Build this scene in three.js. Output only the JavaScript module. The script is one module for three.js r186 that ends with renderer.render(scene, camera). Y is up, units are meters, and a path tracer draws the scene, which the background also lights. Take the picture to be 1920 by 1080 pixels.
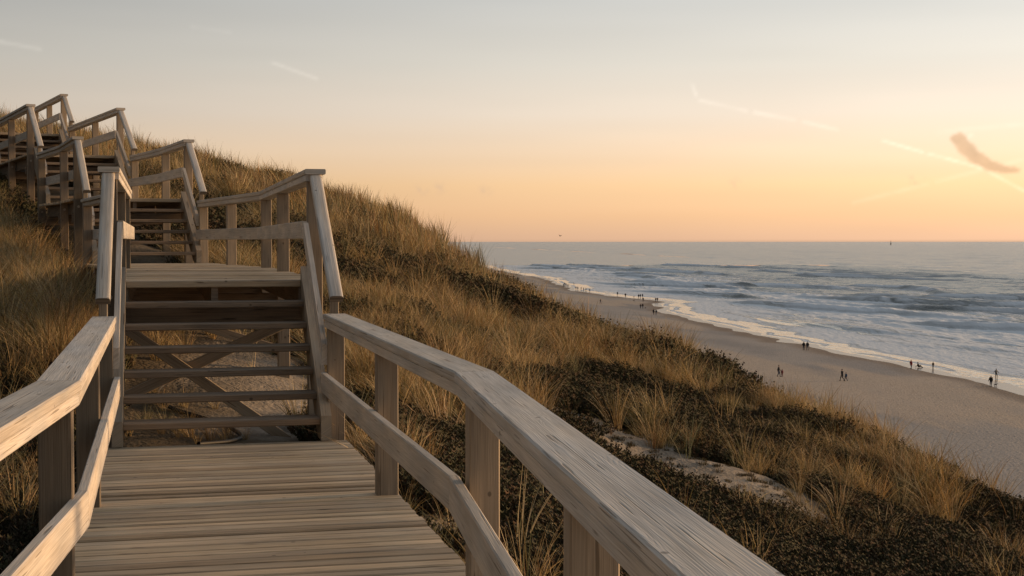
import * as THREE from 'three';
import { mergeGeometries } from 'three/addons/utils/BufferGeometryUtils.js';

// ------------------------------------------------------------------ camera, sky, sun, exposure
const scene = new THREE.Scene();
const CAM_Y = 1.644;
const camera = new THREE.PerspectiveCamera(22.62, 16 / 9, 0.1, 60000);
camera.position.set(0, CAM_Y, 0);
camera.rotation.set(-Math.atan(88 / 2700), 0, 0);
scene.add(camera);
const renderer = new THREE.WebGLRenderer({ antialias: true });
renderer.setSize(1024, 576);
renderer.toneMapping = THREE.LinearToneMapping;
renderer.toneMappingExposure = 1.0;
renderer.shadowMap.enabled = true;

const rad = d => d * Math.PI / 180;
const SUN_AZ = 66, SUN_EL = 6;
const sunDir = new THREE.Vector3(Math.sin(rad(SUN_AZ)) * Math.cos(rad(SUN_EL)), Math.sin(rad(SUN_EL)), -Math.cos(rad(SUN_AZ)) * Math.cos(rad(SUN_EL)));
const sun = new THREE.DirectionalLight(new THREE.Color().setRGB(1, 0.60, 0.29), 5);
sun.position.copy(sunDir).multiplyScalar(200); sun.target.position.set(0, 0, -20);
sun.castShadow = true; sun.shadow.radius = 12;
sun.shadow.camera.left = -70; sun.shadow.camera.right = 70; sun.shadow.camera.top = 40; sun.shadow.camera.bottom = -40; sun.shadow.camera.far = 500;
sun.shadow.mapSize.set(4096, 4096);
scene.add(sun, sun.target);

// ------------------------------------------------------------------ seeded random and noise
function rng(seed) { let a = seed >>> 0; return () => { a = (a + 0x6D2B79F5) | 0; let t = Math.imul(a ^ (a >>> 15), 1 | a); t = (t + Math.imul(t ^ (t >>> 7), 61 | t)) ^ t; return ((t ^ (t >>> 14)) >>> 0) / 4294967296; }; }
const clamp = (x, a = 0, b = 1) => Math.min(b, Math.max(a, x));
const mix = (a, b, t) => a + (b - a) * t;
const smooth = (a, b, x) => { const t = clamp((x - a) / (b - a)); return t * t * (3 - 2 * t); };
const h2 = (x, y, s) => { let n = Math.imul(x | 0, 374761393) + Math.imul(y | 0, 668265263) + Math.imul(s | 0, 1442695041); n = Math.imul(n ^ (n >>> 13), 1274126177); n ^= n >>> 16; return (n >>> 0) / 4294967296; };
const md = (a, n) => ((a % n) + n) % n;
function vnoise(x, y, s = 0, px = 0, py = 0) {                     // value noise, periodic when px / py are given
  const xi = Math.floor(x), yi = Math.floor(y); let fx = x - xi, fy = y - yi;
  fx = fx * fx * (3 - 2 * fx); fy = fy * fy * (3 - 2 * fy);
  const x0 = px ? md(xi, px) : xi, x1 = px ? md(xi + 1, px) : xi + 1, y0 = py ? md(yi, py) : yi, y1 = py ? md(yi + 1, py) : yi + 1;
  return mix(mix(h2(x0, y0, s), h2(x1, y0, s), fx), mix(h2(x0, y1, s), h2(x1, y1, s), fx), fy);
}
function fbm(x, y, s = 0, o = 4, px = 0, py = 0) { let a = 0.5, r = 0, n = 0; for (let i = 0; i < o; i++) { r += a * vnoise(x, y, s + i * 17, px, py); n += a; a *= 0.5; x *= 2; y *= 2; px *= 2; py *= 2; } return r / n; }

// ------------------------------------------------------------------ the sky: evening air, a few contrails and one small cloud
{
  const W = 4096, H = 2048, data = new Float32Array(W * H * 4);
  const stops = [[0, .76, .49, .335], [1.0, .90, .575, .335], [2.2, .99, .675, .39], [3.4, .98, .75, .53], [5, .89, .775, .65], [7, .75, .715, .645], [9.5, .64, .645, .625], [13, .53, .545, .545], [20, .43, .45, .46], [32, .36, .385, .41], [50, .33, .36, .40], [90, .30, .34, .39]];
  const trails = [
    [[[-19.48, 7.4], [-18.07, 7.19]], .055, .12], [[[-9.42, 6.94], [-7.67, 6.34]], .05, .11], [[[7.11, 6.12], [7.25, 5.72]], .06, .12],
    [[[7.4, 5.51], [9.22, 5.08], [11.07, 4.7], [12.69, 4.3]], .06, .11], [[[14.4, 3.85], [15.88, 3.39], [18.02, 2.76], [19.54, 1.88], [23, .4]], .045, .20],
    [[[13.32, 1.48], [16.09, 2.18], [18.21, 2.73], [19.44, 3.03], [22, 3.6]], .06, .07], [[[16.46, 4.15], [19.52, 4.36], [24, 4.7]], .08, .05], [[[17.5, 3.89], [17.66, 4.02]], .05, .2], [[[-12.46, 8.22], [-11.05, 8.06]], .06, .05]];
  const seg = (az, el, a, b) => { const dx = b[0] - a[0], dy = b[1] - a[1], t = clamp(((az - a[0]) * dx + (el - a[1]) * dy) / (dx * dx + dy * dy)); return [Math.hypot(az - a[0] - t * dx, el - a[1] - t * dy), t]; };
  const cloud = [[17.05, 3.86, .16], [17.24, 3.83, .22], [17.5, 3.5, .27], [17.92, 3.08, .24], [18.4, 2.82, .2], [18.9, 2.68, .14], [19.3, 2.66, .08]];
  const wisps = [[-3.6, 2.05], [-1.06, 1.99], [8.83, 2.28], [-2.9, 2.1], [15.6, 2.35]];
  for (let j = 0; j < H; j++) {
    const el = ((j + .5) / H - .5) * 180, e = Math.max(el, 0);
    let k = 0; while (k < stops.length - 2 && e > stops[k + 1][0]) k++;
    const A = stops[k], B = stops[k + 1], t = clamp((e - A[0]) / (B[0] - A[0]));
    const base = [1, 2, 3].map(c => mix(A[c], B[c], t));
    for (let i = 0; i < W; i++) {
      const u = (i + .5) / W, ang = (u - .5) * 2 * Math.PI;          // direction = (cos ang, ., sin ang)
      const dx = Math.cos(ang), dz = Math.sin(ang);
      let az = Math.atan2(dx, -dz) * 180 / Math.PI;
      let phi = Math.abs(az - SUN_AZ); if (phi > 180) phi = 360 - phi;
      const g = Math.exp(-(phi / 75) * (phi / 75)), m = mix(.345 + 1.27 * g, .82, smooth(30, 85, e));
      const warm = g * Math.exp(-e / 9);
      const low = .96 + .08 * (vnoise(az * .05 + 40, e * .9, 3) * .6 + vnoise(az * .2 + 40, e * 2.2, 4) * .4);
      let r = base[0] * m * low * (1 + .06 * warm), gg = base[1] * m * low * (1 - .03 * warm), b = base[2] * m * low * (1 - .15 * warm);
      if (el > 0 && el < 9 && az > -22 && az < 26) {
        for (const [pts, wd, s] of trails) for (let q = 0; q + 1 < pts.length; q++) {
          const [d, tt] = seg(az, el, pts[q], pts[q + 1]); if (d > wd * 4) continue;
          const f = 1.05 * s * Math.exp(-(d / wd) * (d / wd)) * (.35 + .9 * vnoise(az * 2.3, el * 2.3, 9));
          r += f * 1.0; gg += f * .92; b += f * .82; break;
        }
        let dn = 0;
        for (let q = 0; q + 1 < cloud.length; q++) { const [d, tt] = seg(az, el, cloud[q], cloud[q + 1]); dn = Math.max(dn, 1 - d / (mix(cloud[q][2], cloud[q + 1][2], tt) * 1.45)); }
        if (dn > 0) {
          const n = fbm(az * 5, el * 5, 21, 4), op = smooth(.12, .62, dn * 1.15 + (n - .5) * .75);
          const lit = .85 + .4 * n; r = mix(r, .70 * lit, op * .7); gg = mix(gg, .43 * lit, op * .7); b = mix(b, .24 * lit, op * .7);
        }
        for (const [ca, ce] of wisps) { const d = Math.hypot((az - ca) / 1.3, el - ce); if (d < .35) { const op = smooth(.35, 0, d) * smooth(.42, .7, fbm(az * 6, el * 6, 31, 3)) * .35; r = mix(r, .62, op); gg = mix(gg, .44, op); b = mix(b, .33, op); } }
      }
      const o = (j * W + i) * 4; data[o] = r; data[o + 1] = gg; data[o + 2] = b; data[o + 3] = 1;
    }
  }
  const tex = new THREE.DataTexture(data, W, H, THREE.RGBAFormat, THREE.FloatType);
  tex.mapping = THREE.EquirectangularReflectionMapping; tex.magFilter = THREE.LinearFilter; tex.minFilter = THREE.LinearFilter; tex.needsUpdate = true;
  scene.background = tex; scene.environment = tex;
}

// ------------------------------------------------------------------ naming helpers
const taken = {};
const numbered = n => { const k = taken[n] = (taken[n] ?? -1) + 1; return k ? n + '_' + String(k).padStart(3, '0') : n; };
function tag(o, label, category, group, kind) { o.userData.label = label; if (category) o.userData.category = category; if (group) o.userData.group = group; if (kind) o.userData.kind = kind; return o; }
function thing(name, [x, y, z], label, category, group) { const g = new THREE.Group(); g.name = numbered(name); g.position.set(x, y, z); scene.add(g); return tag(g, label, category, group); }
function part(parent, name, geo, mat, label) {                     // geometry given in world coordinates
  let top = parent; while (top.parent && top.parent !== scene) top = top.parent;
  geo.translate(-top.position.x, -top.position.y, -top.position.z);
  const m = new THREE.Mesh(geo, mat); m.name = name; m.castShadow = m.receiveShadow = true; if (label) m.userData.label = label; parent.add(m); return m;
}
function setting(name, geo, mat, label) { const m = new THREE.Mesh(geo, mat); m.name = name; m.castShadow = m.receiveShadow = true; scene.add(m); tag(m, label, name.replace(/_/g, ' '), null, 'structure'); return m; }

// ------------------------------------------------------------------ wood
function dataTex(w, h, fn, srgb) {
  const d = new Uint8Array(w * h * 4);
  for (let j = 0; j < h; j++) for (let i = 0; i < w; i++) { const c = fn(i, j), o = (j * w + i) * 4; d[o] = clamp(c[0]) * 255; d[o + 1] = clamp(c[1]) * 255; d[o + 2] = clamp(c[2]) * 255; d[o + 3] = 255; }
  const t = new THREE.DataTexture(d, w, h); t.wrapS = t.wrapT = THREE.RepeatWrapping; t.magFilter = THREE.LinearFilter; t.minFilter = THREE.LinearMipmapLinearFilter; t.generateMipmaps = true;
  if (srgb) t.colorSpace = THREE.SRGBColorSpace; t.needsUpdate = true; return t;
}
const toS = x => x <= .0031308 ? 12.92 * x : 1.055 * Math.pow(x, 1 / 2.4) - .055;
const WOOD_U = 2.6, WOOD_V = .52;                                   // metres covered by one tile
function woodMaps(seed, light, dark, ring) {
  const W = 1024, H = 512, r = rng(seed), knots = [];
  for (let k = 0; k < 6; k++) knots.push([r() * W, r() * H, 5 + r() * 7]);
  const val = new Float32Array(W * H), knot = new Float32Array(W * H);
  for (let j = 0; j < H; j++) for (let i = 0; i < W; i++) {
    const u = i / W, v = j / H;
    let warp = fbm(u * 3, v * 4, seed, 2, 3, 4) * .8, kn = 0;
    for (const [kx, ky, kr] of knots) {
      let dx = Math.abs(i - kx); dx = Math.min(dx, W - dx); let dy = j - ky; if (dy > H / 2) dy -= H; if (dy < -H / 2) dy += H;
      const e = Math.hypot(dx * 1.9, dy); kn = Math.max(kn, smooth(kr * 1.15, kr * .75, e));
      const infl = Math.exp(-(dx * dx) / (2 * 46 * 46)) * Math.exp(-Math.abs(dy) / 34); warp += Math.sign(dy) * infl * .35 * (kr / 9);
    }
    const ph = (v * 7 + warp) * ring;
    const rings = Math.pow(.5 + .5 * Math.sin(ph * 6.283), 2.2);
    const streak = fbm(u * 6, v * 128, seed + 50, 2, 6, 128), fine = vnoise(u * 24, v * 256, seed + 90, 24, 256);
    const broad = fbm(u * 5, v * 9, seed + 70, 3, 5, 9);
    const crack = smooth(.80, .9, vnoise(u * 9, v * 100, seed + 120, 9, 100)) * smooth(.45, .6, vnoise(u * 5, v * 12, seed + 130, 5, 12));
    val[j * W + i] = clamp(.66 - .15 * rings * smooth(.3, .6, broad) + .40 * (streak - .5) + .34 * (fine - .5) + .66 * (broad - .5) - .85 * crack, 0, 1);
    knot[j * W + i] = kn;
  }
  const map = dataTex(W, H, (i, j) => { const t = val[j * W + i], k = knot[j * W + i]; const b = fbm(i / W * 7, j / H * 5, seed + 200, 3, 7, 5); return [0, 1, 2].map(c => { let x = mix(dark[c], light[c], t); x *= 1 + (b - .5) * [.34, .22, .06][c]; return toS(mix(x, dark[c] * .6, k * .75)); }); }, true);
  const bump = dataTex(W, H, (i, j) => { const x = clamp(val[j * W + i] - knot[j * W + i] * .15); return [x, x, x]; });
  return { map, bump };
}
const WM = [woodMaps(11, [.62, .58, .525], [.24, .21, .175], 10), woodMaps(23, [.57, .53, .47], [.21, .18, .145], 13)];
const WD = [woodMaps(37, [.56, .46, .33], [.15, .115, .075], 6), woodMaps(41, [.47, .385, .275], [.12, .09, .058], 8)];
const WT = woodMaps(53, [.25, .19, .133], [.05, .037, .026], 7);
const wood = (m, tint = [1, 1, 1], bump = .0014) => new THREE.MeshStandardMaterial({ map: m.map, bumpMap: m.bump, bumpScale: bump, roughness: .78, color: new THREE.Color().setRGB(...tint) });
const M = {
  rail: [wood(WM[0]), wood(WM[1], [1, .98, .95])],
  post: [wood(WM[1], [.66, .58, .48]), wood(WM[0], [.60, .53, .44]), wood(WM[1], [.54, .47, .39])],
  shadedPost: [wood(WM[1], [.36, .31, .25]), wood(WM[0], [.42, .36, .30])],  // left-hand posts: same wood, their shade painted in as a darker tint
  deck: [wood(WD[0]), wood(WD[0], [.78, .77, .75]), wood(WD[1]), wood(WD[1], [1.22, 1.2, 1.14]), wood(WD[0], [1.16, 1.13, 1.08]), wood(WD[1], [.84, .8, .74])],
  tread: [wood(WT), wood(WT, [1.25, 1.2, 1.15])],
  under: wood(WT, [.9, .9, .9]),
  stringer: wood(WM[1], [.58, .53, .46]),
  bolt: new THREE.MeshStandardMaterial({ color: new THREE.Color().setRGB(.42, .38, .33), metalness: .9, roughness: .45 }),
  red: new THREE.MeshStandardMaterial({ color: new THREE.Color().setRGB(.32, .03, .03), roughness: .6 }),
};
const wr = rng(77);
const pick = a => Array.isArray(a) ? a[Math.floor(wr() * a.length)] : a;

// loft between two rings of points (same count), capped; u runs along the length, v round the section
function loft(A, B) {
  const n = A.length, pos = [], uv = [], u0 = wr() * 3, v0 = wr() * 3;
  const len = A[0].distanceTo(B[0]);
  const cA = A.reduce((s, p) => s.add(p), new THREE.Vector3()).divideScalar(n), cB = B.reduce((s, p) => s.add(p), new THREE.Vector3()).divideScalar(n);
  const push = (p, u, v) => { pos.push(p.x, p.y, p.z); uv.push(u, v); };
  let peri = 0;
  for (let i = 0; i < n; i++) {
    const k = (i + 1) % n, w = A[i].distanceTo(A[k]), v1 = v0 + peri / WOOD_V, v2 = v0 + (peri + w) / WOOD_V, u2 = u0 + len / WOOD_U;
    push(A[i], u0, v1); push(B[i], u2, v1); push(B[k], u2, v2); push(A[i], u0, v1); push(B[k], u2, v2); push(A[k], u0, v2);
    peri += w;
  }
  const ax = A[1].clone().sub(A[0]).normalize();
  for (const [R, c, flip] of [[A, cA, false], [B, cB, true]]) for (let i = 0; i < n; i++) {
    const k = (i + 1) % n, q = p => [u0 + p.clone().sub(c).dot(ax) / WOOD_V * .2, v0 + (p.y - c.y) / WOOD_V];
    const tri = flip ? [c, R[k], R[i]] : [c, R[i], R[k]];
    for (const p of tri) push(p, ...q(p));
  }
  const g = new THREE.BufferGeometry(); g.setAttribute('position', new THREE.Float32BufferAttribute(pos, 3)); g.setAttribute('uv', new THREE.Float32BufferAttribute(uv, 2));
  // make the faces point outwards
  const a = A[0], b = B[0], c = B[1], nrm = b.clone().sub(a).cross(c.clone().sub(a)), mid = a.clone().add(c).multiplyScalar(.5), ctr = cA.clone().add(cB).multiplyScalar(.5);
  if (nrm.dot(mid.sub(ctr)) < 0) { for (let i = 0; i < pos.length; i += 9) for (let k = 0; k < 3; k++) { const t = pos[i + 3 + k]; pos[i + 3 + k] = pos[i + 6 + k]; pos[i + 6 + k] = t; } for (let i = 0; i < uv.length; i += 6) for (let k = 0; k < 2; k++) { const t = uv[i + 2 + k]; uv[i + 2 + k] = uv[i + 4 + k]; uv[i + 4 + k] = t; } g.setAttribute('position', new THREE.Float32BufferAttribute(pos, 3)); g.setAttribute('uv', new THREE.Float32BufferAttribute(uv, 2)); }
  g.computeVertexNormals(); return g;
}
function alongUV(g, dir, perp) { const p = g.attributes.position, t = g.attributes.uv, o = wr() * 3, q = wr() * 3; for (let i = 0; i < p.count; i++) t.setXY(i, o + (p.getX(i) * dir.x + p.getY(i) * dir.y + p.getZ(i) * dir.z) / WOOD_U, q + (p.getX(i) * perp.x + p.getY(i) * perp.y + p.getZ(i) * perp.z) / WOOD_V); return g; }
const V = (x, y, z) => new THREE.Vector3(x, y, z);
function chamferRect(w, h, c) { const a = w / 2, b = h / 2; return [[-a + c, -b], [a - c, -b], [a, -b + c], [a, b - c], [a - c, b], [-a + c, b], [-a, b - c], [-a, -b + c]]; }
function ring(c, ex, ey, prof) { return prof.map(([a, b]) => c.clone().addScaledVector(ex, a).addScaledVector(ey, b)); }
// straight timber of section w (across) x h (up) from p to q; across = horizontal unit vector
function timber(p, q, w, h, c = .005, across) {
  const d = q.clone().sub(p).normalize(); const ex = across ? across.clone() : V(0, 1, 0).cross(d).normalize(); if (ex.lengthSq() < .5) ex.set(1, 0, 0);
  const ey = d.clone().cross(ex).normalize(); if (ey.y < 0) ey.negate();
  const prof = chamferRect(w, h, c); return loft(ring(p, ex, ey, prof), ring(q, ex, ey, prof));
}

// ------------------------------------------------------------------ plan of the walk: frames with an origin, a heading to the left of straight ahead
function frame(ox, od, deg) { const s = Math.sin(rad(deg)), c = Math.cos(rad(deg)); return { ox, od, s, c, deg, at: (S, t, y) => V(ox - s * S + c * t, y, -(od + c * S + s * t)), right: V(c, 0, -s), fwd: V(-s, 0, -c) }; }
const FA = frame(-2.345, 11.65, 13.8);                              // lowest flight, first landing, far half of the deck
const pB = FA.at(-5.32, 0, 0); const FB = frame(pB.x, -pB.z, 8);      // near half of the deck
const p2 = FA.at(8.05, 0, 0); const F2 = frame(p2.x, -p2.z, 22.6);    // far half of the first landing, second flight, second landing
const p3 = F2.at(8.5, 0, 0); const F3 = frame(p3.x, -p3.z, 27);       // third flight and on
const RISE = .183, GO = .269, HALF = .93;

// ------------------------------------------------------------------ terrain height: smooth surface through levels read on the dune
const ctrl = [
  [-1.2, 12.5, -.25], [-.3, 10.5, -.62], [.4, 9, -.95], [1, 7, -1.3], [1.5, 4, -1.6], [2, 0, -1.9], [2, -8, -2.2], [-2.4, 11, -.24], [-1.5, 8, -.5], [-1, 5, -.7], [0, 0, -1], [0, -8, -1.2],
  [-3.9, 9, -.12], [-3.5, 5, -.35], [-3, 0, -.6], [-3, -8, -.8], [-6, 8, .15], [-6, 0, -.1], [-8, 15, .7], [-12, 8, .8], [-5.2, 13, .05], [-5.8, 18, .42], [-7.2, 22, .8], [-8.5, 26, 1.25], [-10.4, 29, 1.85], [-13, 33, 2.6], [-16, 36, 3.4],
  [-2.8, 13.5, -.12], [-3.6, 16.5, .22], [-4.3, 19.5, .55], [-6, 23.5, .85], [-6.5, 25, 1.1], [-7.7, 27.6, 1.5], [-8.6, 30, 1.95], [-9.6, 32, 2.4], [-11.6, 36, 3.1], [-14, 41, 4.0], [-17, 48, 5.0],
  [-2.2, 19, -.1], [-3, 25, .4], [-4, 35, 1.15], [-7.5, 40, 2.35], [-6, 32, 1.35], [-10, 45, 3.1], [-13, 55, 4.3], [-8, 55, 3.1], [-4, 45, 1.9],
  [3, 20, -1.65], [1.5, 26, -.95], [4, 15, -2.15], [5.5, 20, -2.5], [0, 17, -1.0], [.5, 13, -1.1], [2.6, 10, -1.9], [4.5, 8, -2.6], [0, 34, -.15], [2, 32, -.8],
  [7.8, 22, -3.05], [7.4, 24, -2.65], [6.3, 27, -2.05], [5.1, 30, -1.7], [3.9, 34, -1.2], [2.25, 38, -1.25], [.67, 45, -.7], [-1.7, 52, .35], [-7.7, 65, 3.3], [-11.2, 66, 3.75], [-14.4, 67, 4.8], [-17.9, 70, 5.9], [-21.5, 70, 6.4], [-25, 70, 6.5], [-32, 65, 6.4], [-25, 50, 5.6], [-22, 35, 4.2], [-20, 20, 2.6], [-20, 5, 1.4], [-20, -10, 1.0], [-40, 30, 5], [-40, 0, 3], [-45, 70, 6.8],
  [8.3, 18, -3.6], [8.6, 10, -4.2], [8.8, 0, -4.8], [8.8, -10, -5.2], [-30, 90, 5.4], [-45, 110, 5], [-20, 88, 3.6], [-12, 84, 1.4], [-3, 74, -.8],
];
{ // seaward flank
  const ridge = [[8.8, -10, -5.2], [8.8, 0, -4.8], [8.6, 10, -4.2], [7.8, 22, -2.85], [5.1, 30, -1.7], [2.25, 38, -1.25], [.67, 45, -.7], [-1.7, 52, .35], [-7.7, 65, 3.3], [-12, 84, 1.4], [-20, 105, 1]];
  for (const [x, d, y] of ridge) for (const [o, dy] of [[3, -1.3], [8, -5.2], [18, -12.5], [32, -20]]) ctrl.push([x + .94 * o, d + .34 * o, Math.max(y + dy, -21)]);
  for (const [x, d] of [[60, 0], [60, 50], [55, 110], [40, 130], [20, 130], [60, -30]]) ctrl.push([x, d, -21.2]);
}
const rbf = (() => {
  const n = ctrl.length, N = n + 3, A = Array.from({ length: N }, () => new Float64Array(N + 1));
  const K = (a, b) => -Math.sqrt((a[0] - b[0]) ** 2 + (a[1] - b[1]) ** 2 + 1.0);
  for (let i = 0; i < n; i++) { for (let j = 0; j < n; j++) A[i][j] = K(ctrl[i], ctrl[j]); A[i][i] -= .05; A[i][n] = A[n][i] = 1; A[i][n + 1] = A[n + 1][i] = ctrl[i][0]; A[i][n + 2] = A[n + 2][i] = ctrl[i][1]; A[i][N] = ctrl[i][2]; }
  for (let c = 0; c < N; c++) { let p = c; for (let r = c + 1; r < N; r++) if (Math.abs(A[r][c]) > Math.abs(A[p][c])) p = r; [A[c], A[p]] = [A[p], A[c]]; for (let r = 0; r < N; r++) if (r !== c) { const f = A[r][c] / A[c][c]; if (f) for (let k = c; k <= N; k++) A[r][k] -= f * A[c][k]; } }
  const w = A.map((row, i) => row[N] / row[i]);
  return (x, d) => { let s = w[n] + w[n + 1] * x + w[n + 2] * d; for (let i = 0; i < n; i++) s -= w[i] * Math.sqrt((x - ctrl[i][0]) ** 2 + (d - ctrl[i][1]) ** 2 + 1); return s; };
})();
// distance to the walk's centre line in plan
const walkPts = [FB.at(-9, 0, 0), FA.at(-5.32, 0, 0), p2, p3, F3.at(15.5, 0, 0)].map(p => [p.x, -p.z]);
function walkDist(x, d) { let m = 1e9; for (let i = 0; i + 1 < walkPts.length; i++) { const [ax, ad] = walkPts[i], [bx, bd] = walkPts[i + 1], dx = bx - ax, dd = bd - ad, t = clamp(((x - ax) * dx + (d - ad) * dd) / (dx * dx + dd * dd)); m = Math.min(m, Math.hypot(x - ax - t * dx, d - ad - t * dd)); } return m; }
function ground(x, d) {
  const near = smooth(1.0, 3.5, walkDist(x, d));
  return rbf(x, d) + near * ((fbm(x * .55 + 7, d * .55, 5, 3) - .5) * .55 + (fbm(x * .16, d * .16 + 3, 8, 2) - .5) * .5 + smooth(32, 42, d) * (fbm(x * .42, d * .42, 15, 2) - .5) * 1.15) + (fbm(x * 1.9, d * 1.9, 12, 2) - .5) * .12;
}
// what grows where: 0..1 weights for heath (dark dwarf shrubs) and open sand
const blob = (x, d, list) => { let m = 0; for (const [cx, cd, rx, rd, ang = 0] of list) { const s = Math.sin(ang), c = Math.cos(ang), a = (x - cx) * c + (d - cd) * s, b = -(x - cx) * s + (d - cd) * c; m = Math.max(m, 1.4 - Math.hypot(a / rx, b / rd)); } return m; };
const heathSpots = [[-.7, 14.8, 1.0, 2.8, .2], [3.8, 14.6, 3.6, 3.9], [1.6, 12.5, 2.0, 3.8], [6.4, 17.2, 2.2, 3.4, .3], [-.1, 13.6, 1.3, 3.2, .25], [.2, 18.5, 1.2, 1.6], [-1.2, 34.5, 2.9, 1.7, -.3], [1.0, 24, 1.2, 1.0], [4.2, 29.2, .8, 1.3], [2.2, 25.5, .9, .7], [-9, 54, 3.2, 1.6], [-4.2, 47, 2.2, 1.2], [-12, 60, 2.5, 1.5], [-6.3, 15, 1.2, 1.6], [-5, 10.5, 1.0, 2.2], [-1.5, 40, 1.6, .8], [-3.2, 43, 2.4, 1.1, -.3], [-6.5, 51, 2.6, 1.2, -.3], [.6, 36.5, 1.6, .9, -.3], [3.2, 31, .9, 1.2], [5.2, 26.5, 1.0, 1.2]];
const sandSpots = [[1.6, 21.6, 1.5, 1.1, -.3], [2.7, 20.5, 1.9, 1.2, -.35], [3.6, 19.4, 1.2, .7, -.35], [-.3, 10.4, .6, .7], [.5, 9.3, .5, .6], [-2.7, 16.3, 1.1, 2.1, .24], [-2.4, 14, .55, .9], [1.8, 22.4, .9, .5], [-7, 60, 1.6, .8], [-9.6, 48, 1.3, .6]];
const heathW = (x, d) => (1 - .92 * smooth(.25, .8, blob(x, d, sandSpots) + (fbm(x * 1.6, d * 1.6, 39, 3) - .5) * 1.2)) * smooth(.1, .75, Math.max(blob(x, d, heathSpots), d < 62 ? 2.6 * (fbm(x * .33 + 5, d * .33, 35, 3) - .5) + .02 + (x > -2 ? .42 * smooth(13, 16, d) * smooth(31, 26, d) : 0) : 0) + (fbm(x * .8, d * .8, 31, 3) - .5) * 1.1);
const sandW = (x, d) => smooth(.15, .7, blob(x, d, sandSpots) + (fbm(x * 1.1, d * 1.1, 37, 3) - .5) * 1.1);

{ // dune
  const X0 = -46, X1 = 64, D0 = -14, D1 = 128, xs = [], ds = [];
  for (let x = X0; x < X1; x += (x > -14 && x < 11) ? .22 : .8) xs.push(x);
  for (let d = D0; d < D1; d += (d > 3 && d < 36) ? .24 : d < 75 ? .45 : 1.4) ds.push(d);
  const pos = [], uv = [], col = [], idx = [];
  for (const d of ds) for (const x of xs) {
    const y = ground(x, d); pos.push(x, Math.max(y, -21.2), -d); uv.push(x / 1.5, d / 1.5);
    const hw = heathW(x, d), sw = Math.max(sandW(x, d), smooth(-12, -16, y)), n = .8 + .4 * fbm(x * 2.3, d * 2.3, 44, 3);
    const c = [0, 1, 2].map(k => { const litter = [.115, .085, .048][k], humus = [.045, .036, .022][k], sand = [.27, .232, .19][k]; let v = mix(litter, humus, hw); v = mix(v, sand, sw * (1 - hw * .6) * (.6 + .4 * smooth(.3, .6, fbm(x * 2.4, d * 2.4, 48, 3)))); return v * n * 1.15; });
    col.push(...c);
  }
  const nx = xs.length;
  for (let j = 0; j + 1 < ds.length; j++) for (let i = 0; i + 1 < nx; i++) { const a = j * nx + i; idx.push(a, a + 1, a + nx + 1, a, a + nx + 1, a + nx); }
  const g = new THREE.BufferGeometry(); g.setAttribute('position', new THREE.Float32BufferAttribute(pos, 3)); g.setAttribute('uv', new THREE.Float32BufferAttribute(uv, 2)); g.setAttribute('color', new THREE.Float32BufferAttribute(col, 3)); g.setIndex(idx); g.computeVertexNormals();
  const grain = dataTex(512, 512, (i, j) => { const f = fbm(i / 16, j / 16, 3, 4, 32, 32), c = .72 + .5 * (f - .5) + .25 * (h2(i, j, 6) - .5); return [c, c, c * .98]; });
  const bump = dataTex(512, 512, (i, j) => { const c = fbm(i / 12, j / 12, 9, 5, 42.66667 | 0, 42.66667 | 0); return [c, c, c]; });
  setting('dune', g, new THREE.MeshStandardMaterial({ vertexColors: true, map: grain, bumpMap: bump, bumpScale: .02, roughness: 1 }), 'sandy dune slope falling from the boardwalk to the beach');
}

// ------------------------------------------------------------------ beach and sea; u runs along the shore, v out to sea from a straight base line
const SEA_Y = -19.86, SH = { x: 74, d: 207, ax: -.0956, ad: .9954 };
const shoreXD = (u, v) => [SH.x + SH.ax * u + SH.ad * v, SH.d + SH.ad * u - SH.ax * v];
const wl = [[-400, 6], [-60, 4], [-12, -.8], [0, -.5], [10, 1.5], [15, 2.1], [24, 0], [50, -.2], [79, -2.5], [129, -4.6], [166, -4.1], [234, -3], [262, .6], [284, 4], [302, 11.9], [318, 10], [340, 3], [420, -3.9], [510, 0], [620, 6], [800, 0], [1500, 0]];
function waterline(u) { let i = 0; while (i < wl.length - 2 && u > wl[i + 1][0]) i++; const t = clamp((u - wl[i][0]) / (wl[i + 1][0] - wl[i][0])); return mix(wl[i][1], wl[i + 1][1], t * t * (3 - 2 * t)) + (vnoise(u * .13, 2, 61) - .5) * 2.2 + (vnoise(u * .035, 5, 62) - .5) * 2; }
function sheet(us, vs, fn) {
  const pos = [], uv = [], col = [], idx = [];
  for (const u of us) for (const v of vs) { const r = fn(u, v); pos.push(...r.p); uv.push(...r.uv); if (r.c) col.push(...r.c); }
  const n = vs.length;
  for (let i = 0; i + 1 < us.length; i++) for (let j = 0; j + 1 < n; j++) { const a = i * n + j; idx.push(a, a + 1, a + n + 1, a, a + n + 1, a + n); }
  const g = new THREE.BufferGeometry(); g.setAttribute('position', new THREE.Float32BufferAttribute(pos, 3)); g.setAttribute('uv', new THREE.Float32BufferAttribute(uv, 2)); if (col.length) g.setAttribute('color', new THREE.Float32BufferAttribute(col, 3)); g.setIndex(idx); g.computeVertexNormals();
  if (g.attributes.normal.getY(0) < 0) { const a = g.index.array; for (let i = 0; i < a.length; i += 3) { const t = a[i]; a[i] = a[i + 1]; a[i + 1] = t; } g.computeVertexNormals(); }
  return g;
}
const range = (a, b, s) => { const r = []; for (let x = a; x < b; x += s) r.push(x); r.push(b); return r; };
const beachY = (u, v) => { const w = v - waterline(u); return SEA_Y - .02 * Math.min(w, 0) - .03 * Math.max(w, 0) + (w < -6 ? .10 * (fbm(u * .08, v * .16, 71, 3) - .5) * smooth(-6, -14, w) : 0); };
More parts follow.
